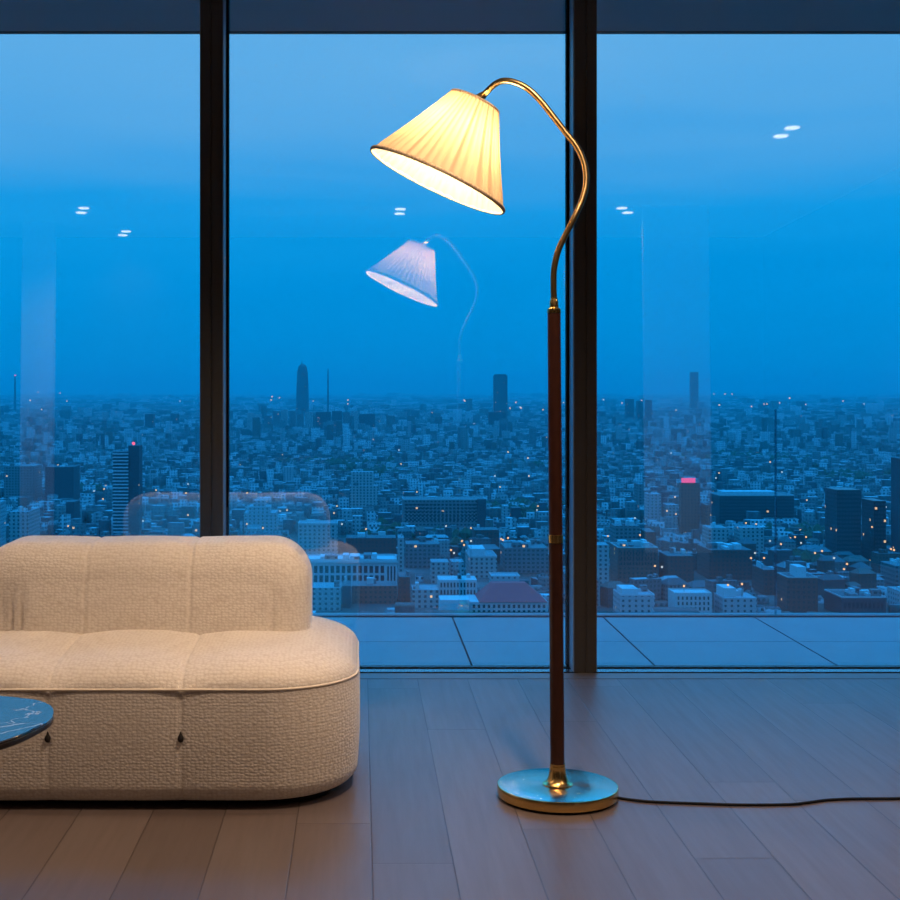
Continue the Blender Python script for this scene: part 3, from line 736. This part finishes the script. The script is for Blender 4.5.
# red hipped roof
D = 925; x0, x1 = (470-360)/1370*D, (548-360)/1370*D; ze = EYE-(602-388)/1370*D; zr = EYE-(583-388)/1370*(D+14)
o = MB().box(x0, x1, D, D+34, GZ, ze).build('town_hall', m_stone, org=((x0+x1)/2, D+17, GZ)); tag(o, 'building with large dark red hipped roof left of the lamp pole', 'building'); taken.append((x0-12, x1+8, D-60, D+45))
g = MB(); xr0, xr1 = (494-360)/1370*D, (528-360)/1370*D; e0, e1 = (479-360)/1370*D, x1-.4
g.v = [(e0, D-1, ze), (e1, D-1, ze), (e1, D+34, ze), (e0, D+34, ze), (xr0, D+14, zr), (xr1, D+14, zr), (xr1, D+22, zr), (xr0, D+22, zr)]
g.f = [(0, 1, 5, 4), (1, 2, 6, 5), (2, 3, 7, 6), (3, 0, 4, 7), (4, 5, 6, 7), (3, 2, 1, 0)]; g.build('roof', m_tile, o)
windows(o, x0+1, x1-1, D, ze-8.5, ze-1, 15, 2, .5, .6)
# right window
o, x0, x1, zt = block('office_block', 'wide dark glass office with a few lit windows in the right window', 'office', 710, 794, 496, 1480, 40, m_dark, parapet=1.5)
MB().box(x0+6, x1-16, 1490, 1512, zt, zt+4).build('roof_plant', m_plainwhite, o)
block('office_tower', 'tall dark office tower in the right window', 'tower', 825, 861, 490, 1180, 30, m_dark)
block('office_tower', 'dark office tower joined to the tall dark one', 'tower', 861.5, 886, 501, 1190, 30, m_dark)
block('office_tower', 'dark tower cut by the right edge of the photo', 'tower', 891, 912, 459, 1150, 26, m_slate)
o, x0, x1, zt = block('office_block', 'brown tower with a pink lit sign in the right window', 'tower', 679, 700, 483, 1420, 8, m_brick)
MB().box(x0+.6, x0+15, 1419.2, 1420-.02, zt+.3, zt+5.2).build('sign', m_pink, o); MB().box(x0+.6, x0+15, 1420, 1420.5, zt, zt+5.2).build('sign_frame', m_slate, o)
block('apartment_block', 'reddish block right of the pink sign tower', 'building', 700.5, 710, 505, 1400, 22, m_brick)
block('apartment_block', 'pale tall block left of the pink sign tower', 'building', 644, 661, 494, 1480, 22, m_white_b, roofbits=1)
block('apartment_block', 'pale lower block beside the pink sign tower', 'building', 662, 678, 505, 1470, 22, m_pale)
block('apartment_block', 'teal grey block right of the right mullion', 'building', 634, 643.5, 484, 1620, 26, m_grey)
o, x0, x1, zt = block('brick_building', 'large brown brick building right of the right mullion', 'building', 610, 658, 548, 1060, 34, m_brick, roofbits=7, parapet=.8); windows(o, x0+1.5, x1-1.5, 1060, zt-14, zt-2, 12, 3, .4, .5)
block('apartment_tower', 'pale striped tower against the right mullion', 'tower', 592, 609, 545, 1030, 20, m_pale)
o, x0, x1, zt = block('brick_building', 'brown office with white roof tank in the right window', 'building', 659, 694, 556, 1050, 30, m_darkbrick, roofbits=3)
block('brick_building', 'dark brown block in front of the glass office', 'building', 697, 752, 550, 1080, 40, m_darkbrick, roofbits=6)
block('office_block', 'pale flat block in front of the wide glass office', 'building', 702, 728, 528, 1240, 26, m_pale, roofbits=2)
block('office_block', 'pale slab in front of the wide glass office', 'building', 734, 764, 528, 1230, 22, m_pale)
block('apartment_block', 'domed pale block left of the brick building', 'building', 610, 640, 526, 1220, 24, m_grey, roofbits=5)
block('brick_building', 'dark brick block behind the brick building', 'building', 641, 656, 532, 1200, 24, m_darkbrick)
o, x0, x1, zt = block('city_house', 'white block with stepped roof terraces in the right window', 'building', 613, 655, 596, 900, 26, m_white_b, roofbits=4, parapet=1)
MB().box(x0+2, x1-10, 905, 924, zt, zt+4).build('upper_storey', m_plainwhite, o)
o, x0, x1, zt = block('hotel_building', 'white building with rows of small windows in the right window', 'hotel', 668, 712, 594, 905, 20, m_stone, parapet=.8); windows(o, x0+1, x1-1, 905, zt-11.5, zt-1, 8, 3, .38, .6)
o, x0, x1, zt = block('city_house', 'pale stepped roof building right of the white windowed one', 'building', 714, 757, 598, 900, 24, m_white_b, roofbits=4)
MB().box(x0+1, x1-13, 903, 922, zt, zt+6).build('upper_storey', m_plainwhite, o)
o, x0, x1, zt = block('city_house', 'dark fronted block with bright white roof box in the right window', 'building', 777, 818, 578, 915, 24, m_darkbrick, parapet=.8)
MB().box(x0+7, x1-7, 918, 934, zt, zt+7).build('roof_box', m_plainwhite, o)
o, x0, x1, zt = block('city_house', 'low dark block with cluttered roof garden at right', 'building', 824, 886, 598, 905, 34, m_slate, roofbits=9, parapet=1); windows(o, x0+1, x1-1, 905, zt-8, zt-2, 10, 1, .5, .6)
block('city_house', 'low pale block at the right edge behind the roof garden', 'building', 880, 915, 566, 1040, 30, m_grey, roofbits=3)
block('city_house', 'pale low roof at the right edge by the terrace', 'building', 887, 930, 592, 940, 26, m_white_b, roofbits=2)
block('apartment_block', 'brown block between the glass office and the white roof box', 'building', 752, 776, 570, 1000, 30, m_darkbrick, roofbits=3)

# ordinary houses: the nearest 300 are objects, the far city is one mass
def clash(x0, x1, y0, y1):
    return any(x0 < b_ and x1 > a_ and y0 < d_ and y1 > c_ for a_, b_, c_, d_ in taken)
cells = []
yy = 905.0
while yy < 3000:
    step = (23 if yy < 1250 else 19)+(yy-900)*.003
    xa, xb = -.62*yy, .72*yy; xx = xa+rng.uniform(0, 20)
    while xx < xb:
        w = rng.uniform(7, 22)*(1 if yy < 1250 else .68); d = rng.uniform(8, 17)*(1 if yy < 1250 else .8)
        ang = .25*math.sin(xx*.004+1)+.2*math.sin(yy*.003)+rng.uniform(-.05, .05)
        if math.sin(xx*.011+2)*math.sin(yy*.006+xx*.003) < .86 and rng.random() < .95:
            cells.append((xx+w/2, yy+rng.uniform(-5, 5), w/2, d/2, max(6, rng.gauss(13, 4)), ang))
        xx += w+rng.choice([2, 3, 5, 14])
    yy += step
cells = [c_ for c_ in cells if not clash(c_[0]-c_[2]-3, c_[0]+c_[2]+3, c_[1]-c_[3]-3, c_[1]+c_[3]+3)]
inview = [c_ for c_ in cells if -.275*c_[1] < c_[0] < .405*c_[1]]
near = inview[:300]; nset = set(near); rest = [c_ for c_ in cells if c_ not in nset]
# low sheds and yards between the landmarks, and the streets nearer the tower
for _ in range(2600):
    y_ = rng.uniform(860, 1270); x_ = rng.uniform(-.32*y_, .44*y_); hx_, hy_ = rng.uniform(2, 6), rng.uniform(2, 6)
    if any(a_-1 < x_ < b_+1 and d_-60 < y_ < d_ for a_, b_, c_, d_ in taken) and any(a_+5 < x_+hx_ and x_-hx_ < b_-5 and y_+hy_ > c_+(54 if c_ < 1200 else 17) and y_-hy_ < d_-7 for a_, b_, c_, d_ in taken): continue
    if any(abs(x_-c_[0]) < c_[2]+hx_ and abs(y_-c_[1]) < c_[3]+hy_ for c_ in near): continue
    rest.append((x_, y_, hx_, hy_, rng.uniform(2.5, 6.5), rng.uniform(-.2, .2)))
for _ in range(900):
    y_ = rng.uniform(420, 880); rest.append((rng.uniform(-.8*y_, .8*y_), y_, rng.uniform(5, 14), rng.uniform(5, 10), rng.uniform(8, 18), rng.uniform(-.2, .2)))
for (x, y, hx, hy, h, a) in near:
    g = MB(); g.rbox(0, 0, hx, hy, 0, h); hr = rng.random()
    if hr < .35:   # pitched roof
        b0 = len(g.v); rz = h+hy*.55
        g.v += [(-hx-.4, -hy-.4, h), (hx+.4, -hy-.4, h), (hx+.4, hy+.4, h), (-hx-.4, hy+.4, h), (-hx+hy*.5, 0, rz), (hx-hy*.5, 0, rz)]
        g.f += [(b0, b0+1, b0+5, b0+4), (b0+2, b0+3, b0+4, b0+5), (b0+1, b0+2, b0+5), (b0+3, b0, b0+4), (b0+3, b0+2, b0+1, b0)]
    else:
        for q in range(rng.randint(1, 4)):
            sx, sy = hx*rng.uniform(.1, .3), hy*rng.uniform(.15, .35); px, py = rng.uniform(-hx+sx, hx-sx), rng.uniform(-hy+sy, hy-sy)
            g.box(px-sx, px+sx, py-sy, py+sy, h, h+rng.uniform(1.2, 4))
    me = g.mesh('city_house'); o = link_mesh('city_house', me, m_mix); o.location = (x, y, GZ); o.rotation_euler = (0, 0, a)
    tag(o, 'small low building among the dark rooftops below the windows', 'building', 'ordinary low buildings of the city')

def mass(name, boxes, material, label, cat):
    n = len(boxes); B = np.array(boxes)
    cx, cy, hx, hy, h, a = B.T; c_, s_ = np.cos(a), np.sin(a)
    V = np.zeros((n, 8, 3))
    for i, (sx, sy, top_) in enumerate([(-1, -1, 0), (1, -1, 0), (1, 1, 0), (-1, 1, 0), (-1, -1, 1), (1, -1, 1), (1, 1, 1), (-1, 1, 1)]):
        X_, Y_ = sx*hx, sy*hy
        V[:, i, 0] = cx+X_*c_-Y_*s_; V[:, i, 1] = cy+X_*s_+Y_*c_; V[:, i, 2] = GZ+top_*h
    q = np.array([(4, 5, 6, 7), (0, 1, 5, 4), (1, 2, 6, 5), (2, 3, 7, 6), (3, 0, 4, 7)])
    F_ = (np.arange(n)[:, None, None]*8+q[None]).reshape(-1, 4)
    me = bpy.data.meshes.new(name); me.vertices.add(n*8); me.vertices.foreach_set('co', V.reshape(-1))
    me.loops.add(F_.size); me.loops.foreach_set('vertex_index', F_.reshape(-1).astype(np.int32))
    me.polygons.add(len(F_)); me.polygons.foreach_set('loop_start', np.arange(0, F_.size, 4, dtype=np.int32)); me.polygons.foreach_set('loop_total', np.full(len(F_), 4, dtype=np.int32))
    me.update(calc_edges=True); o = link_mesh(name, me, material); tag(o, label, cat, kind='stuff'); return o
far = list(rest)
y = 3000.0
while y < 26000:
    st = 17*(y/3000)**1.3
    n_ = int((1.30*y)/(st*.9))
    for i in range(n_):
        x = -.60*y+1.30*y*rng.random(); hx = st*rng.uniform(.18, .55); hy = st*rng.uniform(.12, .3)
        if math.sin(x*.0021+2+y*.0004)*math.sin(y*.0017+x*.0008) > .80: continue
        h = max(6, rng.gauss(16, 7))*(1 if rng.random() > .03 else 2.2)
        far.append((x, y+rng.uniform(-st*.4, st*.4), hx, hy, h, rng.uniform(-.4, .4)))
    y += st*.72
far = [c_ for c_ in far if not (c_[1] < 7000 and clash(c_[0]-c_[2], c_[0]+c_[2], c_[1]-c_[3], c_[1]+c_[3]))]
print('FAR', len(far), 'CELLS', len(cells))
mass('distant_city_buildings', far, m_far, 'countless tiny buildings of the distant city up to the horizon', 'buildings')

# tree masses between the houses
ico = bmesh.new(); bmesh.ops.create_icosphere(ico, subdivisions=1, radius=1); iv = np.array([v_.co[:] for v_ in ico.verts]); iff = [[v_.index for v_ in f.verts] for f in ico.faces]; ico.free()
g = MB()
clumps = [(809, 512, 1330, 34, 60), (500, 500, 1620, 60, 90), (345, 452, 2600, 90, 120), (640, 545, 1180, 25, 40), (800, 548, 1120, 16, 30), (420, 520, 1330, 60, 60), (380, 462, 2300, 80, 90), (860, 468, 2200, 90, 90), (80, 480, 1900, 60, 60), (760, 455, 2800, 120, 110), (560, 460, 2500, 100, 90)]
for px, py, D, sp, n_ in clumps:
    cx = (px-360)/1370*D
    for i in range(n_):
        x = cx+rng.gauss(0, sp*.5); yv = D+rng.gauss(0, sp*.7); r_ = rng.uniform(4, 8)
        if clash(x-5, x+5, yv-5, yv+5): continue
        b0 = len(g.v)
        for p in iv*(1+.25*nrng.random((len(iv), 1))): g.v.append((x+p[0]*r_, yv+p[1]*r_, GZ+r_*1.1+p[2]*r_*1.2))
        g.f += [tuple(b0+k_ for k_ in f) for f in iff]
tag(g.build('city_trees', m_tree, fix=False), 'dark tree clumps between the city buildings', 'trees', kind='stuff')

# street lamps glowing among the buildings
def lamp_mesh(name, m):
    me = MB().box(-.15, .15, -.15, .15, 0, 21).mesh(name); me.materials.append(m_slate); n0 = len(me.polygons)
    bm = bmesh.new(); bm.from_mesh(me); r = bmesh.ops.create_icosphere(bm, subdivisions=1, radius=1.0, matrix=Matrix.Translation((0, 0, 22))); me.materials.append(m)
    for f in bm.faces:
        if f.calc_center_median().z > 20.95 and len(f.verts) == 3: f.material_index = 1
    bm.to_mesh(me); bm.free(); return me
lm = lamp_mesh('street_lamp', m_lampw); lc = lamp_mesh('street_lamp_cool', m_lampc)
spots = [(104, 489, 1300), (94, 491, 1300), (103, 499, 1250), (186, 493, 1300), (156, 490, 1300), (188, 484, 1400), (245, 431, 4000), (265, 436, 3800), (247, 493, 1420), (280, 511, 1300), (287, 510, 1300), (263, 528, 1150), (247, 524, 1180), (342, 524, 1120), (337, 506, 1300), (334, 513, 1240),
         (366, 529, 1150), (380, 421, 5200), (313, 401, 9000), (348, 400, 9000), (271, 400, 9000), (399, 450, 2900), (401, 464, 2400), (391, 465, 2400), (417, 492, 1750), (446, 526, 1150), (462, 541, 1050), (464, 545, 1040), (451, 550, 1010), (454, 553, 1000), (503, 540, 1080), (508, 538, 1090), (501, 539, 1080), (471, 541, 1060), (471, 528, 1160),
         (465, 401, 8800), (464, 400, 9000), (520, 407, 7000), (521, 408, 7000), (499, 407, 7400), (510, 408, 7000), (474, 424, 4800), (489, 443, 3300), (508, 452, 2700), (528, 458, 2500), (495, 476, 2050), (529, 476, 2000), (500, 487, 1850), (538, 506, 1480), (537, 510, 1440), (432, 413, 6300),
         (622, 403, 8200), (620, 425, 4600), (671, 453, 2700), (676, 410, 6800), (693, 470, 2300), (719, 473, 2150), (716, 478, 2080), (675, 497, 1600), (667, 511, 1420), (676, 514, 1390), (635, 518, 1350), (608, 536, 1190), (640, 535, 1190), (655, 566, 1010), (662, 567, 1000), (684, 586, 915), (728, 585, 910), (742, 584, 905), (714, 394, 14000), (725, 394, 14000), (732, 394, 14000),
         (761, 438, 3600), (763, 443, 3300), (764, 404, 8200), (767, 404, 8200), (770, 462, 2500), (782, 472, 2200), (807, 500, 1500), (746, 523, 1240), (756, 524, 1240), (770, 541, 1120), (781, 544, 1100), (790, 538, 1150), (795, 537, 1150), (801, 543, 1100), (806, 537, 1140), (815, 553, 1040), (822, 551, 1050), (834, 558, 1010), (847, 564, 990), (844, 569, 975), (872, 527, 1160), (886, 507, 1350), (891, 549, 1060), (894, 550, 1050), (764, 558, 1030), (755, 553, 1050), (751, 558, 1030), (873, 404, 8400), (843, 401, 9500), (864, 404, 8500),
         (60, 393, 15000), (38, 392, 16000), (67, 401, 9000), (180, 401, 9000), (36, 441, 3400), (41, 440, 3400), (178, 444, 3100), (184, 445, 3100), (58, 465, 2300), (142, 435, 3700), (68, 526, 1200), (143, 521, 1230), (188, 515, 1290)]
rl = random.Random(3)
for _ in range(34): spots.append((rl.uniform(2, 898), 388+rl.uniform(8, 30)**1.0, rl.uniform(6000, 11000)))
for i, (px, py, D) in enumerate(spots):
    if i >= len(spots)-34: D = min(D, 206000/(py-388))*.97
    x, y_, z_ = at(px, py, D); s = max(.85, D*.85/1370)
    o = bpy.data.objects.new('street_lamp', lc if i % 4 == 1 else lm); COL.objects.link(o)
    zg = z_-22*s if z_-22*s > GZ else GZ
    o.location = (x, y_, z_-22*s); o.scale = (s, s, s)
    tag(o, 'glowing street lamp seen as a small point of light in the city', 'street lamp', 'street lamps glowing across the city')

# evening haze lying over the city
m_haze = bpy.data.materials.new('evening_haze'); m_haze.use_nodes = True; t = NT(m_haze.node_tree); t.n.clear()
HC = (.010, .55, .60, 1); HD = 8e-5
vs_ = t.add('ShaderNodeVolumeScatter'); vs_.inputs[0].default_value = HC; vs_.inputs['Density'].default_value = HD; vs_.inputs['Anisotropy'].default_value = 0
va_ = t.add('ShaderNodeVolumeAbsorption'); va_.inputs[0].default_value = HC; va_.inputs['Density'].default_value = HD
ad_ = t.add('ShaderNodeAddShader'); t.link(vs_.outputs[0], ad_.inputs[0]); t.link(va_.outputs[0], ad_.inputs[1])
t.link(ad_.outputs[0], t.add('ShaderNodeOutputMaterial').inputs['Volume'])
hz = MB().box(-4e4, 4e4, 120, 5e4, GZ+.5, 240).build('haze', m_haze)
tag(hz, 'blue evening haze lying over the distant city', 'haze', kind='stuff')
